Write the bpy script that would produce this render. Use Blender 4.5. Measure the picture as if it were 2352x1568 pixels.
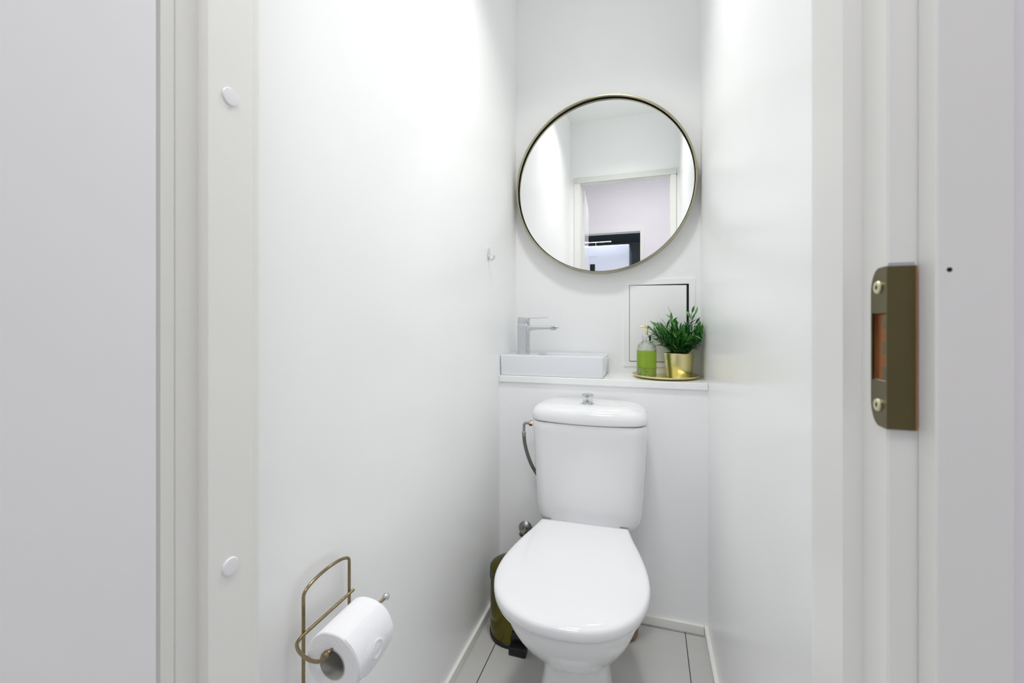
import bpy, bmesh, math, random
from mathutils import Vector, Matrix

for o in list(bpy.data.objects):
    bpy.data.objects.remove(o)
S = bpy.context.scene
C = S.collection
R = math.radians
PI = math.pi

# ------------------------------------------------------------------ camera
cam_d = bpy.data.cameras.new('camera')
cam = bpy.data.objects.new('camera', cam_d)
C.objects.link(cam)
cam.location = (0, 0, 1.05)
cam.rotation_euler = (R(90), 0, R(17.51))
cam_d.sensor_width = 36
cam_d.lens = 992 / 2352 * 36
cam_d.shift_y = -42 / 2352
cam_d.clip_start = 0.01
cam_d.dof.use_dof = True
cam_d.dof.focus_distance = 1.3
cam_d.dof.aperture_fstop = 9.0
S.camera = cam

# ------------------------------------------------------------------ world, light, exposure
w = bpy.data.worlds.new('world'); S.world = w; w.use_nodes = True
w.node_tree.nodes['Background'].inputs[0].default_value = (0.8, 0.85, 0.95, 1)
w.node_tree.nodes['Background'].inputs[1].default_value = 0.3
S.view_settings.view_transform = 'Standard'
S.view_settings.look = 'None'
S.view_settings.gamma = 1
S.view_settings.use_curve_mapping = False
S.view_settings.exposure = 0.0

S.cycles.max_bounces = 16
S.cycles.diffuse_bounces = 12
S.cycles.glossy_bounces = 6
S.cycles.use_denoising = True

def area(name, loc, rot, size, power, col, shape='DISK', size_y=None, spread=180):
    d = bpy.data.lights.new(name, 'AREA'); d.shape = shape; d.size = size
    if size_y: d.size_y = size_y
    d.energy = power; d.color = col; d.spread = R(spread)
    o = bpy.data.objects.new(name, d); C.objects.link(o)
    o.location = loc; o.rotation_euler = rot
    return o
area('restroom_ceiling_light', (-0.17, 1.02, 2.455), (0, 0, 0), 0.20, 5.2, (1.0, 0.983, 0.972), spread=127)
area('hallway_ceiling_light', (-0.10, -0.28, 2.68), (0, 0, 0), 0.60, 13.8, (0.99, 0.98, 1.0))
area('kitchen_ceiling_light', (-0.55, -1.85, 2.45), (0, 0, 0), 0.10, 23.0, (0.85, 0.9, 1.0))

# ------------------------------------------------------------------ materials
def mat(name, col, rough=0.5, metal=0.0, spec=0.5, coat=0.0, trans=0.0, ior=1.45, noise=0.0, nscale=6.0, bump=0.0, bscale=60.0, aniso=0.0, sss=0.0):
    m = bpy.data.materials.new(name); m.use_nodes = True
    nt = m.node_tree; b = nt.nodes['Principled BSDF']
    b.inputs['Base Color'].default_value = (*col, 1)
    b.inputs['Roughness'].default_value = rough
    b.inputs['Metallic'].default_value = metal
    b.inputs['Specular IOR Level'].default_value = spec
    b.inputs['Coat Weight'].default_value = coat
    b.inputs['Coat Roughness'].default_value = 0.05
    b.inputs['Transmission Weight'].default_value = trans
    b.inputs['IOR'].default_value = ior
    b.inputs['Subsurface Weight'].default_value = sss
    tc = nt.nodes.new('ShaderNodeTexCoord')
    if noise > 0:
        n = nt.nodes.new('ShaderNodeTexNoise'); n.inputs['Scale'].default_value = nscale
        n.inputs['Detail'].default_value = 4
        nt.links.new(tc.outputs['Object'], n.inputs['Vector'])
        r = nt.nodes.new('ShaderNodeValToRGB')
        r.color_ramp.elements[0].position = 0.3; r.color_ramp.elements[1].position = 0.7
        r.color_ramp.elements[0].color = (*[c * (1 - noise) for c in col], 1)
        r.color_ramp.elements[1].color = (*[min(1, c * (1 + noise)) for c in col], 1)
        nt.links.new(n.outputs['Fac'], r.inputs['Fac'])
        nt.links.new(r.outputs['Color'], b.inputs['Base Color'])
    if bump > 0:
        n2 = nt.nodes.new('ShaderNodeTexNoise'); n2.inputs['Scale'].default_value = bscale
        n2.inputs['Detail'].default_value = 3
        nt.links.new(tc.outputs['Object'], n2.inputs['Vector'])
        bp = nt.nodes.new('ShaderNodeBump'); bp.inputs['Strength'].default_value = bump
        bp.inputs['Distance'].default_value = 0.002
        nt.links.new(n2.outputs['Fac'], bp.inputs['Height'])
        nt.links.new(bp.outputs['Normal'], b.inputs['Normal'])
    return m

M = {}
M['wall'] = mat('white_satin_wall', (0.942, 0.95, 0.95), 0.24, spec=0.5, noise=0.012, nscale=3, bump=0.05, bscale=9)
M['wallback'] = mat('white_back_wall', (0.94, 0.945, 0.95), 0.42, spec=0.3, noise=0.01, nscale=3, bump=0.05, bscale=9)
M['ceil'] = mat('ceiling_paint', (0.93, 0.94, 0.93), 0.8, noise=0.01)
M['frame'] = mat('door_frame_paint', (0.85, 0.85, 0.815), 0.35, noise=0.01, bump=0.04, bscale=30)
M['leaf'] = mat('door_leaf_paint', (0.86, 0.865, 0.87), 0.16, noise=0.008, nscale=2, bump=0.03, bscale=5)
M['trimw'] = mat('white_trim_paint', (0.86, 0.87, 0.83), 0.3, noise=0.01)
M['hookgrey'] = mat('greyish_white_plastic', (0.66, 0.67, 0.71), 0.3, noise=0.005)
M['lintel'] = mat('grey_white_lintel_paint', (0.66, 0.685, 0.65), 0.4, noise=0.01)
M['cap'] = mat('white_plastic', (0.85, 0.85, 0.88), 0.3, noise=0.005)
M['counter'] = mat('white_laminate', (0.92, 0.925, 0.92), 0.25, noise=0.006)
M['ceramic'] = mat('white_ceramic', (0.84, 0.85, 0.86), 0.08, coat=0.5, noise=0.004)
M['basin'] = mat('white_basin_ceramic', (0.79, 0.81, 0.84), 0.08, coat=0.5, noise=0.004)
M['seat'] = mat('white_seat_plastic', (0.81, 0.815, 0.83), 0.12, coat=0.3, noise=0.004)
M['hall'] = mat('mauve_hall_paint', (0.88, 0.865, 0.888), 0.7, noise=0.01)
M['kitchen'] = mat('dark_kitchen_paint', (0.27, 0.30, 0.305), 0.7, noise=0.05)
M['fridge'] = mat('white_enamel', (0.80, 0.83, 0.90), 0.25, noise=0.01)
M['black'] = mat('black_plastic', (0.008, 0.008, 0.009), 0.25, noise=0.1)
M['dark'] = mat('dark_cavity', (0.006, 0.006, 0.007), 0.7, noise=0.1)
M['chrome'] = mat('polished_chrome', (0.66, 0.68, 0.70), 0.06, metal=1, noise=0.01)
M['steel'] = mat('brushed_dark_steel', (0.36, 0.36, 0.34), 0.28, metal=1, noise=0.05, nscale=40)
M['mirror'] = mat('silvered_glass', (0.965, 0.975, 0.97), 0.0, metal=1)
M['brassframe'] = mat('antique_brass_frame', (0.42, 0.40, 0.27), 0.22, metal=1, noise=0.04, nscale=30)
M['wire'] = mat('antique_brass_wire', (0.30, 0.235, 0.13), 0.22, metal=1, noise=0.12, nscale=60)
M['brass'] = mat('satin_brass', (0.80, 0.73, 0.38), 0.28, metal=1, noise=0.04, nscale=20)
M['bin'] = mat('dark_brass_bin', (0.15, 0.13, 0.03), 0.25, metal=1, noise=0.06, nscale=25)
M['strike'] = mat('bronze_anodised', (0.145, 0.125, 0.06), 0.33, metal=1, noise=0.04, nscale=40)
M['screw'] = mat('pale_brass_screw', (0.72, 0.68, 0.47), 0.3, metal=1, noise=0.03)
M['paper'] = mat('tissue_paper', (0.87, 0.87, 0.885), 0.9, spec=0.1, noise=0.01, bump=0.35, bscale=220, sss=0.05)
M['card'] = mat('grey_cardboard', (0.42, 0.41, 0.38), 0.9, noise=0.08, nscale=80)
M['hose'] = mat('braided_dark_hose', (0.20, 0.20, 0.17), 0.35, metal=0.8, noise=0.5, nscale=400, bump=0.8, bscale=700)
M['leafg'] = mat('green_leaf', (0.020, 0.14, 0.018), 0.22, noise=0.75, nscale=45)
M['leafl'] = mat('light_green_leaf', (0.12, 0.34, 0.06), 0.36, noise=0.4, nscale=60)
M['stem'] = mat('dark_green_stem', (0.02, 0.07, 0.015), 0.5, noise=0.3, nscale=60)
M['soil'] = mat('dark_moss_filler', (0.01, 0.015, 0.006), 0.9, noise=0.5, nscale=90)
M['glass'] = mat('clear_glass', (1, 1, 1), 0.01, trans=1.0, ior=1.40)
M['clearplastic'] = mat('clear_plastic', (1, 1, 1), 0.03, trans=0.9, ior=1.40)
M['blue'] = mat('blue_plastic_film', (0.02, 0.25, 0.45), 0.4, noise=0.1)
M['copper'] = mat('brown_satin_container', (0.26, 0.13, 0.075), 0.4, noise=0.15, nscale=30)
M['grey'] = mat('grey_print_and_gap', (0.45, 0.47, 0.5), 0.5, noise=0.02)

# wood exposed in the latch recess
m = bpy.data.materials.new('raw_frame_wood'); m.use_nodes = True; nt = m.node_tree; b = nt.nodes['Principled BSDF']
tc = nt.nodes.new('ShaderNodeTexCoord'); mp = nt.nodes.new('ShaderNodeMapping'); mp.inputs['Scale'].default_value = (120, 120, 6)
n = nt.nodes.new('ShaderNodeTexNoise'); r = nt.nodes.new('ShaderNodeValToRGB')
r.color_ramp.elements[0].color = (0.26, 0.10, 0.028, 1); r.color_ramp.elements[1].color = (0.42, 0.18, 0.06, 1)
nt.links.new(tc.outputs['Object'], mp.inputs['Vector']); nt.links.new(mp.outputs['Vector'], n.inputs['Vector'])
nt.links.new(n.outputs['Fac'], r.inputs['Fac']); nt.links.new(r.outputs['Color'], b.inputs['Base Color']); b.inputs['Roughness'].default_value = 0.7
M['wood'] = m

# green liquid soap
m = bpy.data.materials.new('green_liquid_soap'); m.use_nodes = True; nt = m.node_tree; b = nt.nodes['Principled BSDF']
b.inputs['Base Color'].default_value = (0.34, 0.62, 0.05, 1); b.inputs['Roughness'].default_value = 0.15
b.inputs['Transmission Weight'].default_value = 0.35; b.inputs['IOR'].default_value = 1.36
n = nt.nodes.new('ShaderNodeTexVoronoi'); n.inputs['Scale'].default_value = 130
tc = nt.nodes.new('ShaderNodeTexCoord'); nt.links.new(tc.outputs['Object'], n.inputs['Vector'])
r = nt.nodes.new('ShaderNodeValToRGB'); r.color_ramp.elements[0].position = 0.04; r.color_ramp.elements[1].position = 0.12
r.color_ramp.elements[0].color = (0.24, 0.48, 0.025, 1); r.color_ramp.elements[1].color = (0.55, 0.86, 0.04, 1)
nt.links.new(n.outputs['Distance'], r.inputs['Fac']); nt.links.new(r.outputs['Color'], b.inputs['Base Color'])
M['soap'] = m

# floor: 60 cm light grey tiles with thin dark joints
m = bpy.data.materials.new('light_grey_floor_tile'); m.use_nodes = True; nt = m.node_tree; b = nt.nodes['Principled BSDF']
tc = nt.nodes.new('ShaderNodeTexCoord'); sx = nt.nodes.new('ShaderNodeSeparateXYZ'); nt.links.new(tc.outputs['Object'], sx.inputs[0])
def mth(op, a=None, b_=None, v1=None, v2=None):
    k = nt.nodes.new('ShaderNodeMath'); k.operation = op
    if a is not None: nt.links.new(a, k.inputs[0])
    elif v1 is not None: k.inputs[0].default_value = v1
    if b_ is not None: nt.links.new(b_, k.inputs[1])
    elif v2 is not None: k.inputs[1].default_value = v2
    return k.outputs[0]
def joint(o, off, per=0.5975):
    s = mth('ADD', o, v2=-off); s = mth('DIVIDE', s, v2=per); s = mth('FRACT', mth('ADD', s, v2=20.5))
    s = mth('ABSOLUTE', mth('SUBTRACT', s, v2=0.5)); return mth('LESS_THAN', s, v2=0.0014 / per)
jj = mth('MAXIMUM', joint(sx.outputs[0], 0.1195), joint(sx.outputs[1], 0.975))
nz = nt.nodes.new('ShaderNodeTexNoise'); nz.inputs['Scale'].default_value = 7; nz.inputs['Detail'].default_value = 6
nt.links.new(tc.outputs['Object'], nz.inputs['Vector'])
r = nt.nodes.new('ShaderNodeValToRGB'); r.color_ramp.elements[0].color = (0.50, 0.50, 0.48, 1); r.color_ramp.elements[1].color = (0.60, 0.60, 0.585, 1)
nt.links.new(nz.outputs['Fac'], r.inputs['Fac'])
mx = nt.nodes.new('ShaderNodeMix'); mx.data_type = 'RGBA'
nt.links.new(jj, mx.inputs[0]); nt.links.new(r.outputs['Color'], mx.inputs[6]); mx.inputs[7].default_value = (0.03, 0.03, 0.025, 1)
nt.links.new(mx.outputs[2], b.inputs['Base Color']); b.inputs['Roughness'].default_value = 0.42
M['floor'] = m

# ------------------------------------------------------------------ mesh helpers
def finish(name, bm, m, parent=None, smooth=True, ang=35):
    bmesh.ops.recalc_face_normals(bm, faces=bm.faces)
    me = bpy.data.meshes.new(name); bm.to_mesh(me); bm.free()
    me.materials.append(m)
    if smooth:
        for p in me.polygons: p.use_smooth = True
        me.set_sharp_from_angle(angle=R(ang))
    o = bpy.data.objects.new(name, me); C.objects.link(o)
    if parent is not None:
        o.parent = parent
        # keep the world place of the mesh; give it an origin of its own
    return o
def world_to_parent(o, parent):
    o.data.transform(parent.matrix_basis.inverted())

def obj(name, bm, m, parent=None, label=None, **k):
    o = finish(name, bm, m, parent, **k)
    if parent is not None:
        p = parent; T = Matrix.Identity(4)
        while p is not None:
            T = p.matrix_basis @ T; p = p.parent
        o.data.transform(T.inverted())
    if label: o['label'] = label
    return o
def thing(name, label, cat, loc, group=None, rz=0):
    o = bpy.data.objects.new(name, None); C.objects.link(o)
    o.empty_display_size = 0.02; o.location = loc; o.rotation_euler = (0, 0, rz)
    o['label'] = label; o['category'] = cat
    if group: o['group'] = group
    # matrix_basis follows location at once
    return o
def tag(o, label, cat, group=None):
    o['label'] = label; o['category'] = cat
    if group: o['group'] = group
    return o
def struct(name, bm, m, parent=None, **k):
    o = obj(name, bm, m, parent, **k)
    if parent is None: o['kind'] = 'structure'
    return o
def box(bm, x0, x1, y0, y1, z0, z1, bev=0.0, seg=2):
    r = bmesh.ops.create_cube(bm, size=1)
    vs = r['verts']
    for v in vs:
        v.co.x = x0 + (v.co.x + 0.5) * (x1 - x0); v.co.y = y0 + (v.co.y + 0.5) * (y1 - y0); v.co.z = z0 + (v.co.z + 0.5) * (z1 - z0)
    if bev > 0:
        es = set()
        for v in vs:
            for e in v.link_edges: es.add(e)
        bmesh.ops.bevel(bm, geom=list(es), offset=bev, segments=seg, affect='EDGES', profile=0.5)
def bxm(*a, **k):
    bm = bmesh.new(); box(bm, *a, **k); return bm
def loft(bm, rings, cap0=True, cap1=True, close=False):
    rv = [[bm.verts.new(p) for p in ring] for ring in rings]
    n = len(rv[0])
    m_ = len(rv)
    for i in range(m_ if close else m_ - 1):
        a, b_ = rv[i], rv[(i + 1) % m_]
        for j in range(n):
            bm.faces.new((a[j], a[(j + 1) % n], b_[(j + 1) % n], b_[j]))
    if cap0 and not close: bm.faces.new(rv[0][::-1])
    if cap1 and not close: bm.faces.new(rv[-1])
    return rv
def lathe(bm, prof, c=(0, 0, 0), n=48, axis='z', cap0=True, cap1=True, close=False, fn=None):
    rings = []
    for (r_, z) in prof:
        ring = []
        for i in range(n):
            t = 2 * PI * i / n
            rr = r_ + (fn(t, z, r_) if fn else 0)
            a_, b_ = rr * math.cos(t), rr * math.sin(t)
            if axis == 'z': p = (c[0] + a_, c[1] + b_, c[2] + z)
            elif axis == 'y': p = (c[0] + a_, c[1] + z, c[2] + b_)
            else: p = (c[0] + z, c[1] + a_, c[2] + b_)
            ring.append(p)
        rings.append(ring)
    return loft(bm, rings, cap0, cap1, close)
def smoothpath(pts, sub=8):
    P = [Vector(p) for p in pts]; out = []
    for i in range(len(P) - 1):
        p0 = P[i - 1] if i > 0 else P[i] * 2 - P[i + 1]
        p1, p2 = P[i], P[i + 1]
        p3 = P[i + 2] if i + 2 < len(P) else P[i + 1] * 2 - P[i]
        for k in range(sub):
            t = k / sub
            out.append(0.5 * ((2 * p1) + (-p0 + p2) * t + (2 * p0 - 5 * p1 + 4 * p2 - p3) * t * t + (-p0 + 3 * p1 - 3 * p2 + p3) * t ** 3))
    out.append(P[-1]); return out
def tube(bm, pts, r_, n=12, radii=None):
    P = [Vector(p) for p in pts]
    tans = []
    for i in range(len(P)):
        t = (P[min(i + 1, len(P) - 1)] - P[max(i - 1, 0)]).normalized(); tans.append(t)
    up = Vector((0, 0, 1)) if abs(tans[0].z) < 0.9 else Vector((1, 0, 0))
    nrm = (up - tans[0] * up.dot(tans[0])).normalized()
    rings = []
    for i, p in enumerate(P):
        if i > 0:
            nrm = (nrm - tans[i] * nrm.dot(tans[i])).normalized()
        bn = tans[i].cross(nrm)
        rr = radii[i] if radii else r_
        rings.append([p + nrm * rr * math.cos(2 * PI * k / n) + bn * rr * math.sin(2 * PI * k / n) for k in range(n)])
    loft(bm, rings)
def rrect(x0, x1, y0, y1, z, r_, n=8):
    pts = []
    for (cx, cy, a0) in ((x1 - r_, y1 - r_, 0), (x0 + r_, y1 - r_, 90), (x0 + r_, y0 + r_, 180), (x1 - r_, y0 + r_, 270)):
        for k in range(n + 1):
            t = R(a0 + 90 * k / n); pts.append(Vector((cx + r_ * math.cos(t), cy + r_ * math.sin(t), z)))
    return pts
def fillet(pts, r_, sub=6):
    """polyline with rounded corners"""
    P = [Vector(p) for p in pts]; out = [P[0]]
    for i in range(1, len(P) - 1):
        a = (P[i - 1] - P[i]); b_ = (P[i + 1] - P[i])
        d = min(r_, a.length * 0.45, b_.length * 0.45)
        s, e = P[i] + a.normalized() * d, P[i] + b_.normalized() * d
        for k in range(sub + 1):
            t = k / sub; out.append(s * (1 - t) ** 2 + P[i] * 2 * t * (1 - t) + e * t * t)
    out.append(P[-1]); return out

# ------------------------------------------------------------------ the setting
XL, XR = -0.552, 0.192           # side walls of the small room
YD, YP, YB = 0.421, 1.588, 1.808 # door wall (inner face), boxed-in lower wall, back wall
ZC = 2.50
ZH = 2.75                        # hallway ceiling
YO = 0.327                       # outer face of the door wall
HX0, HX1, HY = -2.2, 2.2, -1.31  # hallway

bm = bmesh.new(); box(bm, HX0, HX1, -4.7, YB + 0.1, -0.05, 0.0)
struct('floor', bm, M['floor'], smooth=False)
bm = bxm(XL - .1, XR + .1, YO + 0.081, YB + 0.1, ZC, ZC + 0.05)
struct('ceiling', bm, M['ceil'], smooth=False)
bm = bxm(HX0 - .1, HX1 + .1, HY - 0.1, YO + 0.08, ZH, ZH + 0.05)
struct('ceiling_hall', bm, M['ceil'], smooth=False)
struct('wall_left', bxm(XL - 0.1, XL, YO + 0.001, YB, 0, ZC), M['wall'], smooth=False)
struct('wall_right', bxm(XR, XR + 0.1, YO + 0.001, YB, 0, ZC), M['wall'], smooth=False)
struct('wall_back', bxm(XL - 0.1, XR + 0.1, YB, YB + 0.1, 0, ZC), M['wallback'], smooth=False)
struct('wall_back_lower', bxm(XL, XR, YP, YB, 0, 0.8235), M['wallback'], smooth=False)
# thin silicone / panel seam lines are the real corners; door wall round the opening
DX0, DX1, DZ = -0.4746, 0.1315, 2.055      # clear opening
FX0, FX1, FZ = -0.520, 0.176, 2.10         # rough opening filled by the frame
bm = bmesh.new()
box(bm, XL - .0, FX0, YO, YD, 0, ZC); box(bm, FX1, XR, YO, YD, 0, ZC); box(bm, FX0, FX1, YO, YD, FZ, ZC); box(bm, XL, XR, YO, YO + 0.08, ZC, ZH)
struct('wall_front', bm, M['wall'], smooth=False)
bm = bmesh.new()
box(bm, HX0, XL, YO, YO + 0.08, 0, ZH); box(bm, XR, HX1, YO, YO + 0.08, 0, ZH)
struct('wall_hall_front', bm, M['hall'], smooth=False)
# hall: opposite wall with a doorway to a dark kitchen
KX0, KX1, KZ = -0.92, -0.104, 2.045
bm = bmesh.new()
box(bm, HX0, KX0, HY - 0.1, HY, 0, ZH); box(bm, KX1, HX1, HY - 0.1, HY, 0, ZH); box(bm, KX0, KX1, HY - 0.1, HY, KZ, ZH)
struct('wall_hall_back', bm, M['hall'], smooth=False)
struct('wall_hall_left', bxm(HX0 - 0.1, HX0, HY - 0.1, YO + 0.08, 0, ZH), M['hall'], smooth=False)
struct('wall_hall_right', bxm(HX1, HX1 + 0.1, HY - 0.1, YO + 0.08, 0, ZH), M['hall'], smooth=False)
# kitchen shell
bm = bmesh.new()
box(bm, -2.0, -1.95, -4.5, HY - 0.101, 0, 2.5); box(bm, 0.9, 0.95, -4.5, HY - 0.101, 0, 2.5); box(bm, -2.0, 0.95, -4.55, -4.5, 0, 2.5)
struct('wall_kitchen', bm, M['kitchen'], smooth=False)
struct('ceiling_kitchen', bxm(-2.0, 0.95, -4.55, HY - 0.101, 2.5, 2.55), M['kitchen'], smooth=False)
# kitchen doorway casing with mitred corners
def casing(bm, x0, x1, ztop, wd, y0, y1, z0=0.0):
    """three mitred boards round an opening (x0..x1, up to ztop)"""
    O = [(x0, z0), (x0, ztop), (x1, ztop), (x1, z0)]
    U = [(x0 - wd, z0), (x0 - wd, ztop + wd), (x1 + wd, ztop + wd), (x1 + wd, z0)]
    for i in range(3):
        q = [O[i], O[i + 1], U[i + 1], U[i]]
        lo = [bm.verts.new((a, y0, b_)) for a, b_ in q]; hi = [bm.verts.new((a, y1, b_)) for a, b_ in q]
        bm.faces.new(lo); bm.faces.new(hi[::-1])
        for k in range(4): bm.faces.new((lo[k], lo[(k + 1) % 4], hi[(k + 1) % 4], hi[k]))
bm = bmesh.new(); casing(bm, KX0, KX1, KZ, 0.042, HY, HY + 0.012)
struct('trim_1', bm, M['trimw'], smooth=False)

# door frame (rebated jambs) of the small room
def prism_xy(bm, prof, z0, z1):
    lo = [bm.verts.new((x, y, z0)) for x, y in prof]; hi = [bm.verts.new((x, y, z1)) for x, y in prof]
    bm.faces.new(lo[::-1]); bm.faces.new(hi); n = len(prof)
    for k in range(n): bm.faces.new((lo[k], lo[(k + 1) % n], hi[(k + 1) % n], hi[k]))
YS = 0.3625
frame = thing('trim_2', '', '', (0, 0, 0))
del frame['label']; del frame['category']; frame['kind'] = 'structure'
bm = bmesh.new()
g = 0.0015
prism_xy(bm, [(FX0, YD - .0005), (DX0, YD - .0005), (DX0, YS), (DX0 - 0.0155, YS), (DX0 - 0.0155, 0.338), (DX0 - 0.0175, 0.337), (DX0 - 0.0155, 0.336), (DX0 - 0.0155, 0.3225), (FX0, 0.3225)], 0, FZ - 0.03)
j = obj('jamb', bm, M['frame'], frame, smooth=False)
# latch side jamb, with a real mortise behind the strike plate
SZ0, SZ1 = 0.984, 1.0855
MZ0, MZ1 = 1.013, 1.0565
def right_jamb(z0, z1, mort=False):
    X = 0.1430
    p = [(FX1, YD - .0005), (DX1, YD - .0005), (DX1, YS), (X, YS)]
    if mort: p += [(X, 0.3475), (X + .014, 0.3475), (X + .014, 0.3290), (0.158, 0.3290)]
    else: p += [(X, 0.3305), (X + .0012, 0.3290), (0.158, 0.3290)]
    p += [(FX1, 0.3290)]
    prism_xy(bm, p, z0, z1)
bm = bmesh.new(); right_jamb(0, MZ0); right_jamb(MZ1, FZ - 0.03); right_jamb(MZ0, MZ1, True)
obj('jamb', bm, M['frame'], frame, smooth=False)
bm = bmesh.new()
box(bm, FX0, FX1, YS, YD - .0005, DZ, FZ); box(bm, FX0, FX1, 0.3225, YS, DZ + 0.014, FZ)
obj('head_jamb', bm, M['frame'], frame, smooth=False)
# casings: hallway side right of the opening, and room side with a projecting head board
bm = bmesh.new(); box(bm, 0.158, 0.1935, 0.3105, YO + .0015, 0, 2.10, bev=0.0012)
obj('casing', bm, M['frame'], frame, smooth=False)
bm = bmesh.new(); box(bm, DX0 - 0.018, 0.1935, 0.3105, YO - .0045, 2.10, 2.14, bev=0.001)
obj('casing', bm, M['frame'], frame, smooth=False)
bm = bmesh.new(); box(bm, -0.519, DX0 - 0.004, YD, YD + 0.012, 0, DZ + 0.002)
obj('casing', bm, M['trimw'], frame, smooth=False)
bm = bmesh.new(); box(bm, DX1 + 0.003, 0.170, YD, YD + 0.012, 0, DZ + 0.002)
obj('casing', bm, M['trimw'], frame, smooth=False)
bm = bmesh.new(); box(bm, -0.521, 0.172, YD, YD + 0.019, DZ + 0.002, DZ + 0.041, bev=0.001)
obj('head_casing', bm, M['lintel'], frame, smooth=False)

# raw wood inside the mortise, seen through the strike plate
bm = bxm(0.1450, 0.1560, 0.3293, 0.3462, MZ0 + .0003, MZ1 - .0003); box(bm, 0.1432, 0.1560, 0.3462, 0.3474, MZ0 + .0003, MZ1 - .0003)
obj('latch_recess', bm, M['wood'], frame, smooth=False, label='bare brown wood inside the latch cut-out')

# door leaf, open outwards against the left
door = thing('door_1', '', '', (-0.492, 0.303, 0)); del door['label']; del door['category']; door['kind'] = 'structure'
bm = bxm(-0.504, -0.4645, -0.315, 0.3045, 0.012, 2.045, bev=0.0012)
leaf = obj('door_leaf', bm, M['leaf'], door, smooth=False)
door.rotation_euler = (0, 0, -R(5.2))

# baseboards
bm = bxm(XL, XL + 0.0105, YD + 0.012, YP, 0, 0.030, bev=0.0015); struct('baseboard_left', bm, M['trimw'], smooth=False)
bm = bxm(XR - 0.0120, XR, YD + 0.012, YP, 0, 0.030, bev=0.0015); struct('baseboard_right', bm, M['trimw'], smooth=False)
bm = bxm(XL + 0.011, XR - 0.0125, YP - 0.0100, YP, 0, 0.030, bev=0.0015); struct('baseboard_back', bm, M['trimw'], smooth=False)
# grey strip painted in for the shadow gap under the back baseboard
bm = bxm(XL + 0.011, XR - 0.0125, YP - 0.0107, YP - 0.0100, 0, 0.0022); struct('shadow_gap_strip', bm, M['grey'], smooth=False)

# ------------------------------------------------------------------ screw caps and strike plate
for nm, z, lab in (('screw_cap', 1.319, 'round white screw cap high on the left door jamb'), ('screw_cap', 0.761, 'round white screw cap low on the left door jamb')):
    bm = bmesh.new(); lathe(bm, [(0.0103, 0.0), (0.0103, 0.0012), (0.0095, 0.0021), (0.006, 0.0024)], (DX0, 0.389, z), 40, axis='x')
    tag(obj(nm, bm, M['cap']), lab, 'screw cap', 'white screw caps on the door jamb')

sp = thing('strike_plate', 'bronze latch strike plate with toothed slot screwed to the right door jamb', 'strike plate', (0.143, 0.338, SZ0))
YF, YE = 0.3275, 0.3468      # corner, far edge
XP = 0.1430; th = 0.0014
# screwed leg on the jamb face: two rounded ends joined by a thin strip beyond the latch slot
bm = bmesh.new()
def slab(P):
    lo = [bm.verts.new((XP, y, z)) for y, z in P]; hi = [bm.verts.new((XP - th, y, z)) for y, z in P]
    bm.faces.new(lo); bm.faces.new(hi[::-1])
    for k in range(len(P)): bm.faces.new((lo[k], lo[(k + 1) % len(P)], hi[(k + 1) % len(P)], hi[k]))
slab([(YF, SZ0)] + [(YE - 0.011 + 0.011 * math.cos(R(-90 + 90 * k / 8)), SZ0 + 0.016 + 0.016 * math.sin(R(-90 + 90 * k / 8))) for k in range(9)] + [(YE, MZ0), (YF, MZ0)])
slab([(YE, MZ1)] + [(YE - 0.011 + 0.011 * math.cos(R(90 * k / 8)), SZ1 - 0.016 + 0.016 * math.sin(R(90 * k / 8))) for k in range(9)] + [(YF, SZ1), (YF, MZ1)])
slab([(YE, MZ0), (YE, MZ1), (YE - 0.0016, MZ1), (YE - 0.0016, MZ0)])
obj('screw_leg', bm, M['strike'], sp, smooth=False)
# lip leg on the front of the jamb with three teeth reaching into the slot
bm = bmesh.new()
box(bm, XP - th, 0.1562, YF - 0.0001 - .001, YF + 0.0004, SZ0, SZ1, bev=0.0004)
for zc in (1.0505, 1.0345, 1.0185):
    box(bm, XP - th, XP + 0.0002, YF, YF + 0.0046, zc - 0.0042, zc + 0.0042, bev=0.0002)
box(bm, XP - th + .0006, XP + 0.0030, YF, YF + 0.0012, SZ0 + .0005, SZ1 - .0005)
obj('lip', bm, M['strike'], sp, smooth=False)
for z in (1.0730, 0.9975):
    bm = bmesh.new()
    lathe(bm, [(0.0042, 0), (0.0042, -0.0008), (0.0036, -0.0016), (0.0017, -0.0016), (0.0015, -0.0002)], (XP - th, 0.3362, z), 28, axis='x')
    s_ = obj('screw', bm, M['screw'], sp, label='pale brass screw')
    bm = bmesh.new(); lathe(bm, [(0.0013, 0), (0.0013, -0.0010)], (XP - th - 0.0001, 0.3362, z), 6, axis='x')
    obj('screw_socket', bm, M['dark'], s_)
# raw wood line along the lip, small nail hole in the casing
bm = bxm(0.1562, 0.1572, 0.3268, 0.3289, SZ0, SZ1); obj('bare_wood_edge', bm, M['wood'], frame, smooth=False)
bm = bxm(0.1432, 0.1562, 0.3275, 0.3289, SZ1, SZ1 + 0.0022); obj('rebate_notch', bm, M['grey'], frame, smooth=False)
bm = bmesh.new(); lathe(bm, [(0.0013, 0), (0.0013, -0.0002)], (0.1641, 0.3105, 1.0806), 16, axis='y'); obj('nail_hole', bm, M['dark'], frame)

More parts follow.
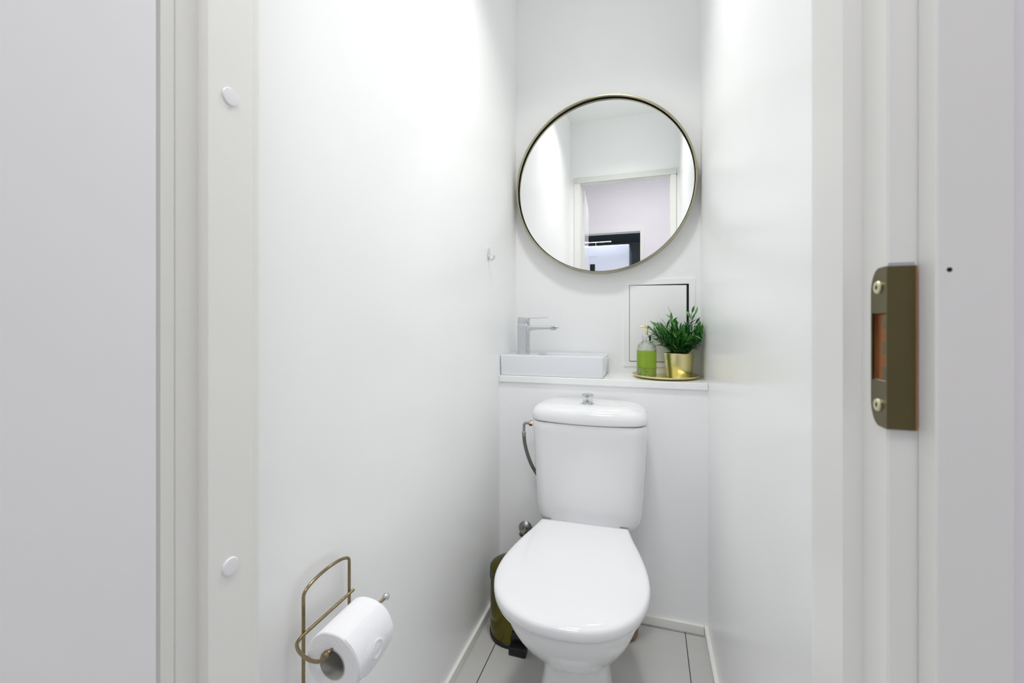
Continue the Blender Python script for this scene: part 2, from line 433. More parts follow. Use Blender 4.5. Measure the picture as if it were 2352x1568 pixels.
# ------------------------------------------------------------------ hook on left wall
hk = thing('wall_hook', 'small white plastic hook on the left wall beside the mirror', 'hook', (XL, 1.463, 1.30))
bm = bmesh.new()
ring = []
for k in range(24):
    t = 2 * PI * k / 24; ring.append((1.463 + 0.011 * math.cos(t), 1.302 + 0.024 * math.sin(t)))
loft(bm, [[(XL, y, z) for y, z in ring], [(XL + 0.003, y, z) for y, z in ring], [(XL + 0.0042, 1.463 + (y - 1.463) * 0.8, 1.302 + (z - 1.302) * 0.85) for y, z in ring]])
obj('backplate', bm, M['hookgrey'], hk)
bm = bmesh.new(); tube(bm, smoothpath([(XL + 0.003, 1.463, 1.296), (XL + 0.010, 1.463, 1.281), (XL + 0.019, 1.463, 1.281), (XL + 0.024, 1.463, 1.294)]), 0.0035, 10)
obj('prong', bm, M['hookgrey'], hk)

# ------------------------------------------------------------------ counter, basin, tap
tag(obj('worktop', bxm(XL + .0005, XR - .0005, YP - 0.008, YB - .0005, 0.824, 0.848, bev=0.002), M['counter'], smooth=False), 'narrow white worktop ledge behind the toilet', 'worktop')

basin = thing('basin', 'shallow rectangular white ceramic basin on the left of the ledge', 'basin', (-0.353, 1.70, 0.848))
bx0, bx1, by0, by1, bz0, bz1 = XL + .001, -0.1545, 1.589, 1.800, 0.8482, 0.9275
rg = []
for (ins, z, rr) in ((0.007, bz0, 0.006), (0.004, bz0 + 0.003, 0.008), (0.0, bz1 - 0.006, 0.009), (0.0012, bz1 - 0.002, 0.009), (0.004, bz1, 0.009)):
    rg.append(rrect(bx0 + ins * .3, bx1 - ins, by0 + ins, by1, z, rr))
# hollow
hx0, hx1, hy0, hy1 = bx0 + 0.115, bx1 - 0.012, by0 + 0.012, by1 - 0.014
for (ins, z, rr) in ((0, bz1, 0.02), (0.002, bz1 - 0.004, 0.02), (0.008, bz0 + 0.025, 0.025), (0.03, bz0 + 0.014, 0.02)):
    rg.append(rrect(hx0 + ins, hx1 - ins, hy0 + ins, hy1 - ins, z, rr))
bm = bmesh.new(); loft(bm, rg); obj('bowl', bm, M['basin'], basin)
bm = bmesh.new(); lathe(bm, [(0.020, 0), (0.020, 0.002), (0.016, 0.003), (0.004, 0.0025)], (-0.29, 1.70, bz0 + 0.014), 32)
obj('drain', bm, M['chrome'], basin)

tap = thing('basin_tap', 'chrome single lever tap with a flat spout on the basin', 'tap', (-0.485, 1.70, bz1))
tx, ty = -0.4855, 1.700
bm = bmesh.new()
loft(bm, [rrect(tx - 0.0275, tx + 0.0275, ty - 0.024, ty + 0.024, bz1, 0.012), rrect(tx - 0.0275, tx + 0.0275, ty - 0.024, ty + 0.024, bz1 + 0.0012, 0.012)])
obj('base_ring', bm, M['chrome'], tap)
bm = bmesh.new()
loft(bm, [rrect(tx - 0.0235, tx + 0.0235, ty - 0.020, ty + 0.020, z, r_) for z, r_ in ((bz1 + 0.001, 0.009), (bz1 + 0.060, 0.0085), (bz1 + 0.108, 0.008), (bz1 + 0.115, 0.008))] + [rrect(tx - 0.021, tx + 0.020, ty - 0.018, ty + 0.018, bz1 + 0.1185, 0.008)])
obj('body', bm, M['chrome'], tap)
# spout: flat tapering beam along +x
bm = bmesh.new(); rings = []
for (x, zt, zb, hw) in ((tx + 0.010, 0.1150, 0.075, 0.0185), (tx + 0.022, 0.1135, 0.084, 0.0185), (tx + 0.032, 0.1115, 0.0935, 0.018), (tx + 0.06, 0.1115, 0.0965, 0.017), (tx + 0.11, 0.1115, 0.0985, 0.016), (tx + 0.138, 0.111, 0.0995, 0.0155), (tx + 0.1415, 0.1095, 0.101, 0.0145)):
    ring = []
    r_ = 0.004
    for p in rrect(ty - hw, ty + hw, zb, zt, 0, r_ if (zt - zb) > 0.009 else 0.003, 4):
        ring.append((x, p.x, bz1 + p.y))
    rings.append(ring)
loft(bm, rings); obj('spout', bm, M['chrome'], tap)
bm = bmesh.new(); lathe(bm, [(0.0115, 0), (0.0115, -0.0048), (0.0095, -0.0055), (0.0085, -0.002)], (tx + 0.122, ty, bz1 + 0.100), 28)
obj('aerator', bm, M['chrome'], tap)
bm = bmesh.new()
loft(bm, [rrect(tx - 0.019, tx + 0.0235, ty - 0.017, ty + 0.017, bz1 + 0.1185, 0.008), rrect(tx - 0.0225, tx + 0.0245, ty - 0.019, ty + 0.019, bz1 + 0.123, 0.009),
          rrect(tx - 0.0235, tx + 0.0245, ty - 0.019, ty + 0.019, bz1 + 0.137, 0.009), rrect(tx - 0.0225, tx + 0.0235, ty - 0.018, ty + 0.018, bz1 + 0.1425, 0.009)])
obj('cartridge_cap', bm, M['chrome'], tap)
bm = bmesh.new(); rings = []
for (x, zt, zb, hw) in ((tx - 0.021, 0.1455, 0.1425, 0.017), (tx + 0.0, 0.1455, 0.1425, 0.0175), (tx + 0.022, 0.1452, 0.1405, 0.0165), (tx + 0.05, 0.1450, 0.1422, 0.015), (tx + 0.085, 0.1462, 0.1440, 0.0135), (tx + 0.103, 0.1470, 0.1455, 0.012)):
    rings.append([(x, p.x, bz1 + p.y) for p in rrect(ty - hw, ty + hw, zb, zt, 0, 0.0007, 2)])
loft(bm, rings); obj('lever', bm, M['chrome'], tap)

# ------------------------------------------------------------------ access hatch on back wall
hat = thing('access_hatch', 'white access hatch with a dark gap around its door, behind the plant', 'access hatch', (0.04, YB, 0.88))
ax0, ax1, az0, az1 = -0.0730, 0.1505, 0.8955, 1.2035
fx0, fx1, fz0, fz1 = ax0 - 0.022, ax1 + 0.022, az0 - 0.018, az1 + 0.021
bm = bmesh.new()
for a in ((fx0, ax0, fz0, fz1), (ax1, fx1, fz0, fz1), (ax0, ax1, fz0, az0), (ax0, ax1, az1, fz1)):
    box(bm, a[0], a[1], YB - 0.0045, YB, a[2], a[3])
obj('frame', bm, M['wallback'], hat, smooth=False)
obj('gap', bxm(ax0, ax1, YB - 0.0008, YB, az0, az1), M['dark'], hat, smooth=False, label='black gap around the hatch door')
bm = bmesh.new()
# door panel: slightly skewed in its frame, hence the wider gap at right and top
q = [(ax0 + 0.0018, az0 + 0.0028), (ax1 - 0.0088, az0 + 0.0028), (ax1 - 0.0088, az1 - 0.0055), (ax0 + 0.0018, az1 - 0.0018)]
lo = [bm.verts.new((x, YB - 0.0012, z)) for x, z in q]; hi = [bm.verts.new((x, YB - 0.0050, z)) for x, z in q]
bm.faces.new(lo); bm.faces.new(hi[::-1])
for k in range(4): bm.faces.new((lo[k], lo[(k + 1) % 4], hi[(k + 1) % 4], hi[k]))
obj('hatch_door', bm, M['wall'], hat, smooth=False)

# ------------------------------------------------------------------ round mirror
mcx, mcz, mr = -0.1790, 1.6080, 0.3560
YG = 1.7745
mir = thing('round_mirror', 'large round wall mirror with a thin brass frame above the ledge', 'mirror', (mcx, YB, mcz))
bm = bmesh.new()
prof = [(mr - 0.0065, YG - 0.0005 - 0), (mr - 0.0065, YG - 0.0185), (mr - 0.0052, YG - 0.0198), (mr - 0.0012, YG - 0.0198), (mr, YG - 0.0185), (mr, YB - 0.0005), (mr - 0.004, YB - 0.0005), (mr - 0.004, YG + 0.004)]
lathe(bm, prof, (mcx, 0, mcz), 160, axis='y', close=True)
obj('mirror_frame', bm, M['brassframe'], mir)
bm = bmesh.new(); lathe(bm, [(mr - 0.0068, YG - 0.0012), (mr - 0.0092, YG - 0.0014), (mr - 0.0094, YG + 0.003), (mr - 0.0045, YG + 0.003)], (mcx, 0, mcz), 160, axis='y', close=True)
obj('black_edge_gasket', bm, M['dark'], mir, label='black line between the frame and the glass')  # plain black ring round the edge of the glass
bm = bmesh.new(); lathe(bm, [(mr - 0.0094, YG), (mr - 0.0094, YG + 0.003)], (mcx, 0, mcz), 160, axis='y')
gl = obj('mirror_glass', bm, M['mirror'], mir)
MT = -R(0.20)
for o in (gl,):
    o.rotation_euler = (0, 0, MT)
    # turn about the glass centre, not the wall
    c = Vector((0, YG - YB, 0)); rot = Matrix.Rotation(MT, 4, 'Z'); o.location = c - rot @ c

# ------------------------------------------------------------------ tray, soap, plant
ZT = 0.8482
tcx, tcy = 0.0605, 1.7080
tray = tag(obj('round_tray', (lambda b_: (lathe(b_, [(0.088, 0), (0.102, 0.0015), (0.113, 0.0075), (0.1185, 0.0128), (0.1195, 0.0128), (0.1142, 0.0062), (0.103, 0.0032), (0.088, 0.0022)], (tcx, tcy, ZT), 96), b_)[1])(bmesh.new()), M['brass']),
    'round brass tray under the soap bottle and the potted plant', 'tray')
ZS = ZT + 0.0024
bcx, bcy = -0.0060, 1.6780
sb = thing('soap_dispenser', 'cut glass pump bottle half filled with green liquid soap, on the brass tray', 'soap dispenser', (bcx, bcy, ZS))
def cut(t, z, r_):
    if r_ < 0.02: return 0
    a = abs(math.sin(8 * t + z * 330)); b_ = abs(math.sin(8 * t - z * 330))
    k = min(a, b_)
    if z < 0.036: return -0.0020 * (1 - k)
    if z > 0.099: return -0.0020 * (1 - k)
    return 0
prof = [(0.031, 0.0), (0.0345, 0.003)] + [(0.0352, 0.003 + 0.0016 * k) for k in range(1, 60)]
prof = [p for p in prof if p[1] < 0.101]
prof += [(0.0352 * math.cos(R(a_)) ** 0.8 if a_ < 68 else 0.0352 * math.cos(R(a_)), 0.101 + 0.033 * math.sin(R(a_))) for a_ in range(4, 68, 4)]
prof += [(0.0128, 0.1345), (0.0118, 0.136), (0.0118, 0.1395)]
inner = [(max(0.0095, r_ - 0.0028), z) for r_, z in prof if z > 0.004][::-1] + [(0.028, 0.005)]
bm = bmesh.new(); lathe(bm, prof + inner, (bcx, bcy, ZS), 96, fn=cut, cap0=True, cap1=True)
obj('bottle', bm, M['glass'], sb, ang=20)
bm = bmesh.new(); lathe(bm, [(0.0285, 0.0053)] + [(0.0325, 0.0065 + 0.0016 * k) for k in range(0, 58)] + [(0.0320, 0.0990)], (bcx, bcy, ZS), 96, fn=lambda t, z, r_: cut(t, z, r_) * 1.7)
obj('liquid_soap', bm, M['soap'], sb, ang=20, label='green liquid soap')
bm = bmesh.new(); lathe(bm, [(0.0155, 0.1350), (0.0160, 0.1355), (0.0160, 0.1545), (0.0152, 0.1560), (0.0060, 0.1562)], (bcx, bcy, ZS), 40)
obj('collar', bm, M['chrome'], sb)
bm = bmesh.new(); lathe(bm, [(0.0052, 0.1562), (0.0052, 0.180), (0.0046, 0.181)], (bcx, bcy, ZS), 24)
obj('pump_stem', bm, M['brass'], sb, label='brass pump stem')
bm = bmesh.new(); lathe(bm, [(0.0062, 0.180), (0.0072, 0.182), (0.0072, 0.190), (0.006, 0.1915)], (bcx, bcy, ZS), 24)
tube(bm, smoothpath([(bcx, bcy, ZS + 0.187), (bcx - 0.013, bcy - 0.002, ZS + 0.187), (bcx - 0.0245, bcy - 0.004, ZS + 0.1855)]), 0.0028, 10)
obj('nozzle', bm, M['brass'], sb, label='brass pump head with a spout pointing left')
bm = bmesh.new(); tube(bm, [(bcx, bcy, ZS + 0.012), (bcx, bcy, ZS + 0.135)], 0.0018, 8); obj('dip_tube', bm, M['clearplastic'], sb)

pcx, pcy = 0.1080, 1.7150
pl = thing('potted_plant', 'bushy green leafy plant in a brass pot, on the right of the tray', 'plant', (pcx, pcy, ZS))
bm = bmesh.new(); lathe(bm, [(0.040, 0), (0.0435, 0.001), (0.0445, 0.004), (0.0520, 0.0860), (0.0532, 0.0865), (0.0536, 0.0880), (0.0528, 0.0895), (0.0512, 0.0890), (0.0500, 0.0840), (0.0485, 0.0700)], (pcx, pcy, ZS), 80)
# pot seam: raised vertical fold facing the room
def pr(z): return 0.0445 + (0.0520 - 0.0445) * (z - 0.004) / 0.082
sa = R(-83)
rings = []
for z in (0.003, 0.045, 0.0862):
    rr = pr(z)
    rings.append([(pcx + (rr + d) * math.cos(sa + k), pcy + (rr + d) * math.sin(sa + k), ZS + z) for d, k in ((-0.0006, -0.02), (0.0009, -0.004), (0.0009, 0.010), (-0.0006, 0.014))])
loft(bm, rings)
obj('pot', bm, M['brass'], pl)
bm = bmesh.new(); lathe(bm, [(0.0487, 0.0700), (0.0487, 0.0780), (0.03, 0.083), (0.01, 0.0850)], (pcx, pcy, ZS), 40); obj('filler', bm, M['soil'], pl)
random.seed(11)
bs = bmesh.new(); bl = bmesh.new(); bl2 = bmesh.new()
def leafm(bm_, base, d, up, L, W):
    d = d.normalized(); side = d.cross(up).normalized(); nrm = side.cross(d).normalized()
    rows = []
    for k, (s, wd) in enumerate(((0, 0.10), (0.18, 0.62), (0.42, 1.0), (0.68, 0.78), (0.88, 0.35), (1.0, 0.04))):
        c = base + d * L * s - nrm * L * 0.16 * s * s
        rows.append((bm_.verts.new(c + side * W * wd * 0.5 + nrm * W * 0.12 * wd), bm_.verts.new(c - nrm * W * 0.06), bm_.verts.new(c - side * W * wd * 0.5 + nrm * W * 0.12 * wd)))
    for a, b_ in zip(rows[:-1], rows[1:]):
        bm_.faces.new((a[0], a[1], b_[1], b_[0])); bm_.faces.new((a[1], a[2], b_[2], b_[1]))
XMAX = XR - 0.004
for i in range(80):
    az = random.uniform(0, 2 * PI)
    q = math.sqrt(random.random())
    lean = R(4 + 54 * q)
    L = random.uniform(0.100, 0.146) * (1.0 - 0.10 * q)
    if i == 0: az, lean, L = R(200), R(6), 0.155
    if i == 1: az, lean, L = R(-10), R(14), 0.162
    if i == 2: az, lean, L = R(20), R(20), 0.160
    b0 = Vector((pcx + 0.024 * q * math.cos(az), pcy + 0.024 * q * math.sin(az), ZS + 0.078))
    h = Vector((math.cos(az), math.sin(az), 0))
    pts = []
    for k in range(7):
        s = k / 6
        ln = lean * (0.55 + 0.55 * s)
        if k == 0: pts.append(b0)
        else: pts.append(pts[-1] + (h * math.sin(ln) + Vector((0, 0, 1)) * math.cos(ln)) * L / 6)
    for p in pts:
        p.x = min(p.x, XMAX - 0.006); p.y = min(p.y, YB - 0.012)
    tube(bs, pts, 0.0008, 5)
    nl = random.randint(7, 9)
    for k in range(nl):
        s = 0.22 + 0.78 * k / (nl - 1)
        f_ = s * 6; i0 = min(int(f_), 5); p = pts[i0].lerp(pts[i0 + 1], f_ - i0)
        tn = (pts[i0 + 1] - pts[i0]).normalized()
        ph = k * 2.4 + random.uniform(-.4, .4)
        e1 = tn.cross(Vector((0.3, 0.2, 1))).normalized(); e2 = tn.cross(e1)
        out = e1 * math.cos(ph) + e2 * math.sin(ph)
        d = tn * random.uniform(0.75, 1.1) + out * random.uniform(0.45, 0.9) if k < nl - 1 else tn
        LL = random.uniform(0.026, 0.040); W = random.uniform(0.0072, 0.0108)
        tip = p + d.normalized() * LL
        if tip.x > XMAX or tip.y > YB - 0.008:
            d.x = min(d.x, 0.0); d.y = min(d.y, 0.1); tip = p + d.normalized() * LL
            if tip.x > XMAX: continue
        upv = (Vector((0, 0, 1)) + out * 0.4).normalized()
        leafm(bl2 if random.random() < (0.30 if s > 0.75 else 0.06) else bl, p, d, upv, LL, W)
obj('stems', bs, M['stem'], pl)
obj('foliage', bl, M['leafg'], pl, ang=60)
obj('young_foliage', bl2, M['leafl'], pl, ang=60, label='lighter green leaf tips')

# ------------------------------------------------------------------ toilet
TX = -0.1815
tl = thing('toilet', 'white ceramic toilet with a closed seat lid under the ledge', 'toilet', (TX, 1.2, 0))
ROT = R(1.6)
def tr(p):   # slight real-world skew of the pan against the wall
    x, y, z = p; dx, dy = x - TX, y - 1.34
    return (TX - 0.0085 + dx * math.cos(ROT) - dy * math.sin(ROT), 1.34 + dx * math.sin(ROT) + dy * math.cos(ROT), z)
# outline of seat lid: (half width, y)
OUT = [(0.0, 0.862), (0.045, 0.866), (0.088, 0.880), (0.125, 0.904), (0.155, 0.940), (0.175, 0.985), (0.1855, 1.035), (0.1865, 1.090), (0.1790, 1.150), (0.1650, 1.215), (0.1480, 1.280), (0.1340, 1.343)]
def egg(inset, z, yb=1.346, sx_=1.0):
    pts = smoothpath([(a, b_, 0) for a, b_ in OUT], 6)
    cy = 1.10
    half = []
    for p in pts:
        v = Vector((p.x, p.y - cy)); L = v.length; s = max(0.02, (L - inset) / L)
        half.append((p.x * s * sx_, cy + (p.y - cy) * s))
    right = [(x, min(y, yb - inset * 0.5)) for x, y in half]
    nb = 10
    xe = right[-1][0]; ye = right[-1][1]
    back = [(xe * (1 - 2 * k / nb), ye) for k in range(1, nb)]
    left = [(-x, y) for x, y in right[::-1][:-1]]
    return [tr((TX + x, y, z)) for x, y in right + back + left]
ZL = 0.4335
bm = bmesh.new()
loft(bm, [egg(0.006, ZL - 0.030), egg(0.0015, ZL - 0.027), egg(0.0, ZL - 0.018), egg(0.0004, ZL - 0.009), egg(0.003, ZL - 0.0045), egg(0.009, ZL - 0.0012), egg(0.022, ZL), egg(0.07, ZL + 0.0002), egg(0.16, ZL)])
obj('seat_lid', bm, M['seat'], tl, ang=60)
bm = bmesh.new(); loft(bm, [egg(0.010, 0.3952), egg(0.007, 0.3965), egg(0.007, 0.4015), egg(0.009, 0.4032)])
obj('seat', bm, M['seat'], tl)
for sx_ in (-1, 1):
    bm = bmesh.new()
    c = tr((TX + sx_ * 0.120, 1.347, 0)); box(bm, c[0] - 0.013, c[0] + 0.013, c[1] - 0.012, c[1] + 0.014, 0.392, 0.4275, bev=0.003)
    obj('hinge', bm, M['steel'], tl, label='dark metal lid hinge')
# bowl and pedestal: the lid outline shrinking down to the foot (half width, y front, z)
def sect(hw, yf, z, yb=1.50, hb=0.105):
    inv = []
    for p in BASE_L:
        x, y = p
        k = (1.346 - y) / (1.346 - 0.862)
        xx = x * hw / 0.1865; yy = 1.346 - k * (1.346 - yf)
        if k < 0.02:
            yy = yb; xx = max(-hb, min(hb, xx))
        inv.append(tr((TX + xx, yy, z)))
    return inv
def local_outline():
    pts = smoothpath([(a, b_, 0) for a, b_ in OUT], 6)
    right = [(p.x, min(p.y, 1.346)) for p in pts]
    nb = 10; xe, ye = right[-1]
    back = [(xe * (1 - 2 * k / nb), ye) for k in range(1, nb)]
    return right + back + [(-x, y) for x, y in right[::-1][:-1]]
BASE_L = local_outline()
secs = [(0.110, 1.000, 0.0), (0.108, 1.004, 0.012), (0.098, 1.028, 0.05), (0.088, 1.052, 0.11), (0.0835, 1.062, 0.155), (0.0835, 1.060, 0.180), (0.088, 1.050, 0.196), (0.100, 1.026, 0.216), (0.120, 0.990, 0.245),
        (0.138, 0.955, 0.280), (0.151, 0.928, 0.312), (0.1600, 0.907, 0.342), (0.1650, 0.894, 0.368), (0.1670, 0.889, 0.386), (0.1670, 0.889, 0.3925), (0.164, 0.892, 0.3950)]
bm = bmesh.new(); loft(bm, [sect(*q) for q in secs])
obj('pan', bm, M['ceramic'], tl, ang=70)
# cistern
CX = -0.1925
def cist(hw, yb, yf, z, r_=0.035, bulge=0.022, n=9):
    pts = rrect(CX - hw, CX + hw, yf + bulge, yb, z, r_, n)
    # densify the front edge so the bulge is a curve
    out = []
    N = len(pts)
    for i in range(N):
        a, b_ = pts[i], pts[(i + 1) % N]
        out.append(a)
        if (a - b_).length > 0.08:
            for k in range(1, 10): out.append(a.lerp(b_, k / 10))
    for p in out:
        s = (p.x - CX) / hw
        t = max(0.0, min(1.0, (yb - p.y) / (yb - yf - bulge)))
        p.y -= bulge * max(0.0, 1 - s * s) * t
    return [Vector(p) for p in out]
ybk = YP - 0.022
bm = bmesh.new()
loft(bm, [cist(0.150, ybk - 0.01, 1.406, 0.386, 0.03), cist(0.160, ybk, 1.398, 0.392, 0.035), cist(0.1690, ybk, 1.3955, 0.410, 0.04), cist(0.1745, ybk, 1.397, 0.445, 0.042), cist(0.1780, ybk, 1.399, 0.50, 0.042), cist(0.1835, ybk, 1.399, 0.60, 0.042),
          cist(0.1880, ybk, 1.395, 0.69, 0.042), cist(0.1900, ybk, 1.393, 0.712, 0.042), cist(0.1885, ybk, 1.395, 0.7195, 0.042), cist(0.180, ybk, 1.402, 0.7205, 0.04)])
obj('cistern', bm, M['ceramic'], tl, ang=60)
bm = bmesh.new()
def lidring(g_, z, wave=0.0):
    rg_ = cist(0.1915 - g_, ybk + 0.003, 1.3895 + g_, z, max(0.02, 0.045 - g_ * 0.3), 0.024)
    for p in rg_:
        if wave: p.z += wave * (abs((p.x - CX) / 0.19) ** 3) - wave * 0.25
    return rg_
loft(bm, [lidring(0.010, 0.7225, 0.004), lidring(0.001, 0.7235, 0.004), lidring(0.0, 0.7275, 0.004), lidring(0.0, 0.740, 0.002), lidring(0.002, 0.752, 0.0), lidring(0.008, 0.7625), lidring(0.018, 0.7700), lidring(0.035, 0.7748), lidring(0.06, 0.7770), lidring(0.085, 0.7776)])
obj('cistern_lid', bm, M['ceramic'], tl, ang=70)
bm = bmesh.new(); lathe(bm, [(0.0245, 0), (0.0245, 0.0012), (0.021, 0.0024), (0.0178, 0.0026), (0.0172, 0.006), (0.0172, 0.017), (0.0188, 0.0225), (0.0198, 0.029), (0.0196, 0.0325), (0.0180, 0.0340), (0.006, 0.0335)], (-0.1965, 1.478, 0.7765), 48)
obj('flush_button', bm, M['chrome'], tl, label='chrome flush knob')

# ------------------------------------------------------------------ supply hose and pipe rosette
hs = thing('water_supply_hose', 'braided metal water hose on the left side of the toilet cistern', 'hose', (-0.42, 1.50, 0.30))
hy, hz = 1.490, 0.694
xs = CX - 0.1935
bm = bmesh.new(); lathe(bm, [(0.0092, 0.009), (0.0092, -0.003), (0.0080, -0.0075)], (xs, hy, hz), 24, axis='x'); obj('plastic_nut', bm, M['cap'], hs, label='white plastic nut')
bm = bmesh.new(); lathe(bm, [(0.0100, -0.0075), (0.0105, -0.009), (0.0105, -0.018), (0.0095, -0.0195)], (xs, hy, hz), 6, axis='x'); obj('metal_nut', bm, M['wire'], hs, label='brass nut', ang=20)
bm = bmesh.new(); tube(bm, fillet([(xs - 0.018, hy, hz), (xs - 0.0385, hy, hz - 0.001), (xs - 0.0395, hy, hz - 0.0330)], 0.022, 8), 0.0050, 14); obj('elbow', bm, M['steel'], hs)
bm = bmesh.new(); tube(bm, [(xs - 0.0395, hy, hz - 0.0315), (xs - 0.0395, hy, hz - 0.0330), (xs - 0.0392, hy, hz - 0.046), (xs - 0.0390, hy, hz - 0.0475)], 0.0058, 16, radii=[0.0055, 0.0070, 0.0070, 0.0062]); obj('sleeve', bm, M['steel'], hs)
bm = bmesh.new()
tube(bm, smoothpath([(xs - 0.0392, hy, hz - 0.044), (xs - 0.036, hy + 0.001, hz - 0.075), (xs - 0.026, hy + 0.003, hz - 0.115), (xs - 0.010, hy + 0.012, hz - 0.160), (xs + 0.012, hy + 0.045, hz - 0.215), (-0.352, 1.5775, 0.420), (-0.330, 1.5775, 0.330), (-0.350, 1.572, 0.280), (-0.400, 1.5480, 0.266), (-0.4290, 1.5425, 0.2810)], 8), 0.0064, 14)
obj('hose', bm, M['hose'], hs)

ro = thing('pipe_valve', 'dark metal pipe rosette with valve low on the rear wall, left of the toilet', 'valve', (-0.4465, YP, 0.269))
bm = bmesh.new(); lathe(bm, [(0.0265, 0), (0.0265, -0.002), (0.0235, -0.006), (0.0135, -0.013), (0.0105, -0.0135)], (-0.4465, YP - .0003, 0.269), 40, axis='y'); obj('rosette', bm, M['steel'], ro)
bm = bmesh.new(); lathe(bm, [(0.0085, -0.012), (0.0085, -0.040), (0.0105, -0.041), (0.0105, -0.052), (0.008, -0.053)], (-0.4465, YP, 0.269), 24, axis='y')
tube(bm, [(-0.4465, 1.5425, 0.269), (-0.4300, 1.5425, 0.281)], 0.006, 12); obj('valve_body', bm, M['steel'], ro)

# ------------------------------------------------------------------ pedal bin
pb = thing('pedal_bin', 'small dark brass pedal bin in the corner left of the toilet', 'bin', (-0.437, 1.405, 0))
cx, cy = -0.4360, 1.4050
bm = bmesh.new(); lathe(bm, [(0.080, 0.008), (0.080, 0.217)], (cx, cy, 0), 72); obj('body', bm, M['bin'], pb)
bm = bmesh.new(); lathe(bm, [(0.078, 0), (0.0825, 0.001), (0.0825, 0.012), (0.0800, 0.0135)], (cx, cy, 0), 72); obj('base_ring', bm, M['black'], pb, label='black plastic base ring')
bm = bmesh.new(); lathe(bm, [(0.0805, 0.2170), (0.0815, 0.2185), (0.0815, 0.2250), (0.0795, 0.2285), (0.068, 0.2360), (0.045, 0.2420), (0.015, 0.2445)], (cx, cy, 0), 72); obj('lid', bm, M['bin'], pb)
bm = bmesh.new(); box(bm, cx + 0.014, cx + 0.070, cy - 0.106, cy - 0.075, 0.0008, 0.0255, bev=0.003); obj('pedal', bm, M['black'], pb, label='black plastic pedal')
bm = bmesh.new(); box(bm, cx + 0.018, cx + 0.060, cy - 0.0830, cy - 0.0600, 0.0136, 0.058, bev=0.001); obj('pedal_bracket', bm, M['black'], pb, label='black strip above the pedal')
bm = bmesh.new()
rings = []
for z in (0.214, 0.200, 0.186):
    rings.append([(cx + (0.0812 + d) * math.cos(R(a_)), cy + (0.0812 + d) * math.sin(R(a_)), z) for d, a_ in ((0, 165), (0.0022, 175), (0.0026, 190), (0, 204))])
loft(bm, rings); obj('bin_liner', bm, M['blue'], pb, label='blue sliver of plastic liner at the rim')

# brown container behind the toilet, right side
rc = thing('round_container', 'small brown rounded container on the floor behind the right of the toilet', 'container', (-0.08, 1.508, 0))
bm = bmesh.new(); lathe(bm, [(0.036, 0.0008), (0.043, 0.003), (0.047, 0.010), (0.0485, 0.03), (0.0485, 0.070), (0.0465, 0.075), (0.0440, 0.075), (0.0440, 0.070), (0.0440, 0.02)], (-0.0800, 1.5080, 0), 56)
obj('vessel', bm, M['copper'], rc)
bm = bmesh.new(); lathe(bm, [(0.0438, 0.060), (0.0438, 0.064), (0.038, 0.066), (0.01, 0.067)], (-0.0800, 1.5080, 0), 40); obj('inner_lid', bm, M['black'], rc)

# ------------------------------------------------------------------ toilet roll holder and roll
hx = XL + 0.016
rh = thing('toilet_roll_holder', 'antique brass wire toilet roll holder on the left wall', 'toilet roll holder', (hx, 0.625, 0.40))
yn, yf_ = 0.5690, 0.6820
zs, zp = 0.6035, 0.6240
r_w = 0.0028
pts = [(hx, yn, 0.415), (hx, yn, zs - 0.01)]
arch = []
for k in range(17):
    t = PI * k / 16
    arch.append((hx, (yn + yf_) / 2 - (yf_ - yn) / 2 * math.cos(t), 0.6035 + 0.0175 * math.sin(t) ** 0.85))
pts = [(hx, yn, 0.415), (hx, yn, 0.50), (hx, yn, 0.595)] + arch + [(hx, yf_, 0.595), (hx, yf_, 0.50), (hx, yf_, 0.415)]
bm = bmesh.new(); tube(bm, pts, r_w, 14)
obj('back_loop', bm, M['wire'], rh)
bm = bmesh.new(); tube(bm, fillet([(hx, yn, 0.416), (hx, yn, 0.406), (hx, yf_, 0.406), (hx, yf_, 0.416)], 0.008), r_w, 14); obj('lower_bar', bm, M['wire'], rh)
for y in (yn, yf_):
    bm = bmesh.new()
    lathe(bm, [(0.0045, 0), (0.0045, 0.002), (0.0022, 0.003), (0.0022, 0.0150)], (XL, y, 0.425), 16, axis='x')
    obj('wall_stud', bm, M['wire'], rh)
ax, az_ = -0.4455, 0.5650
x1 = hx + 0.0035
bm = bmesh.new()
tube(bm, [(x1, 0.6900, 0.5455), (x1, 0.6200, 0.5455)] + smoothpath([(x1, 0.5620, 0.5455), (x1 + 0.004, 0.5480, 0.5455), (x1 + 0.016, 0.5370, 0.5462), (x1 + 0.034, 0.5280, 0.5475), (x1 + 0.054, 0.5210, 0.5500), (ax - 0.014, 0.5165, 0.5560), (ax - 0.005, 0.5165, 0.5630), (ax - 0.001, 0.5210, 0.5680), (ax, 0.5300, 0.5680)], 8) + [(ax, 0.6000, az_), (ax, 0.6640, 0.5635)], r_w, 14)
obj('roll_arm', bm, M['wire'], rh)
bm = bmesh.new(); lathe(bm, [(0.0002, -0.0065), (0.003, -0.0058), (0.0052, -0.0038), (0.0064, 0), (0.0052, 0.0038), (0.003, 0.0058), (0.0002, 0.0065)], (ax, 0.6660, 0.5635), 24, axis='y'); obj('end_ball', bm, M['chrome'], rh, label='chrome ball at the end of the arm')
bm = bmesh.new(); lathe(bm, [(0.0002, -0.0046), (0.003, -0.0038), (0.0046, 0), (0.003, 0.0038), (0.0002, 0.0046)], (ax - 0.002, 0.5190, 0.5665), 20, axis='y'); obj('elbow_ball', bm, M['wire'], rh)

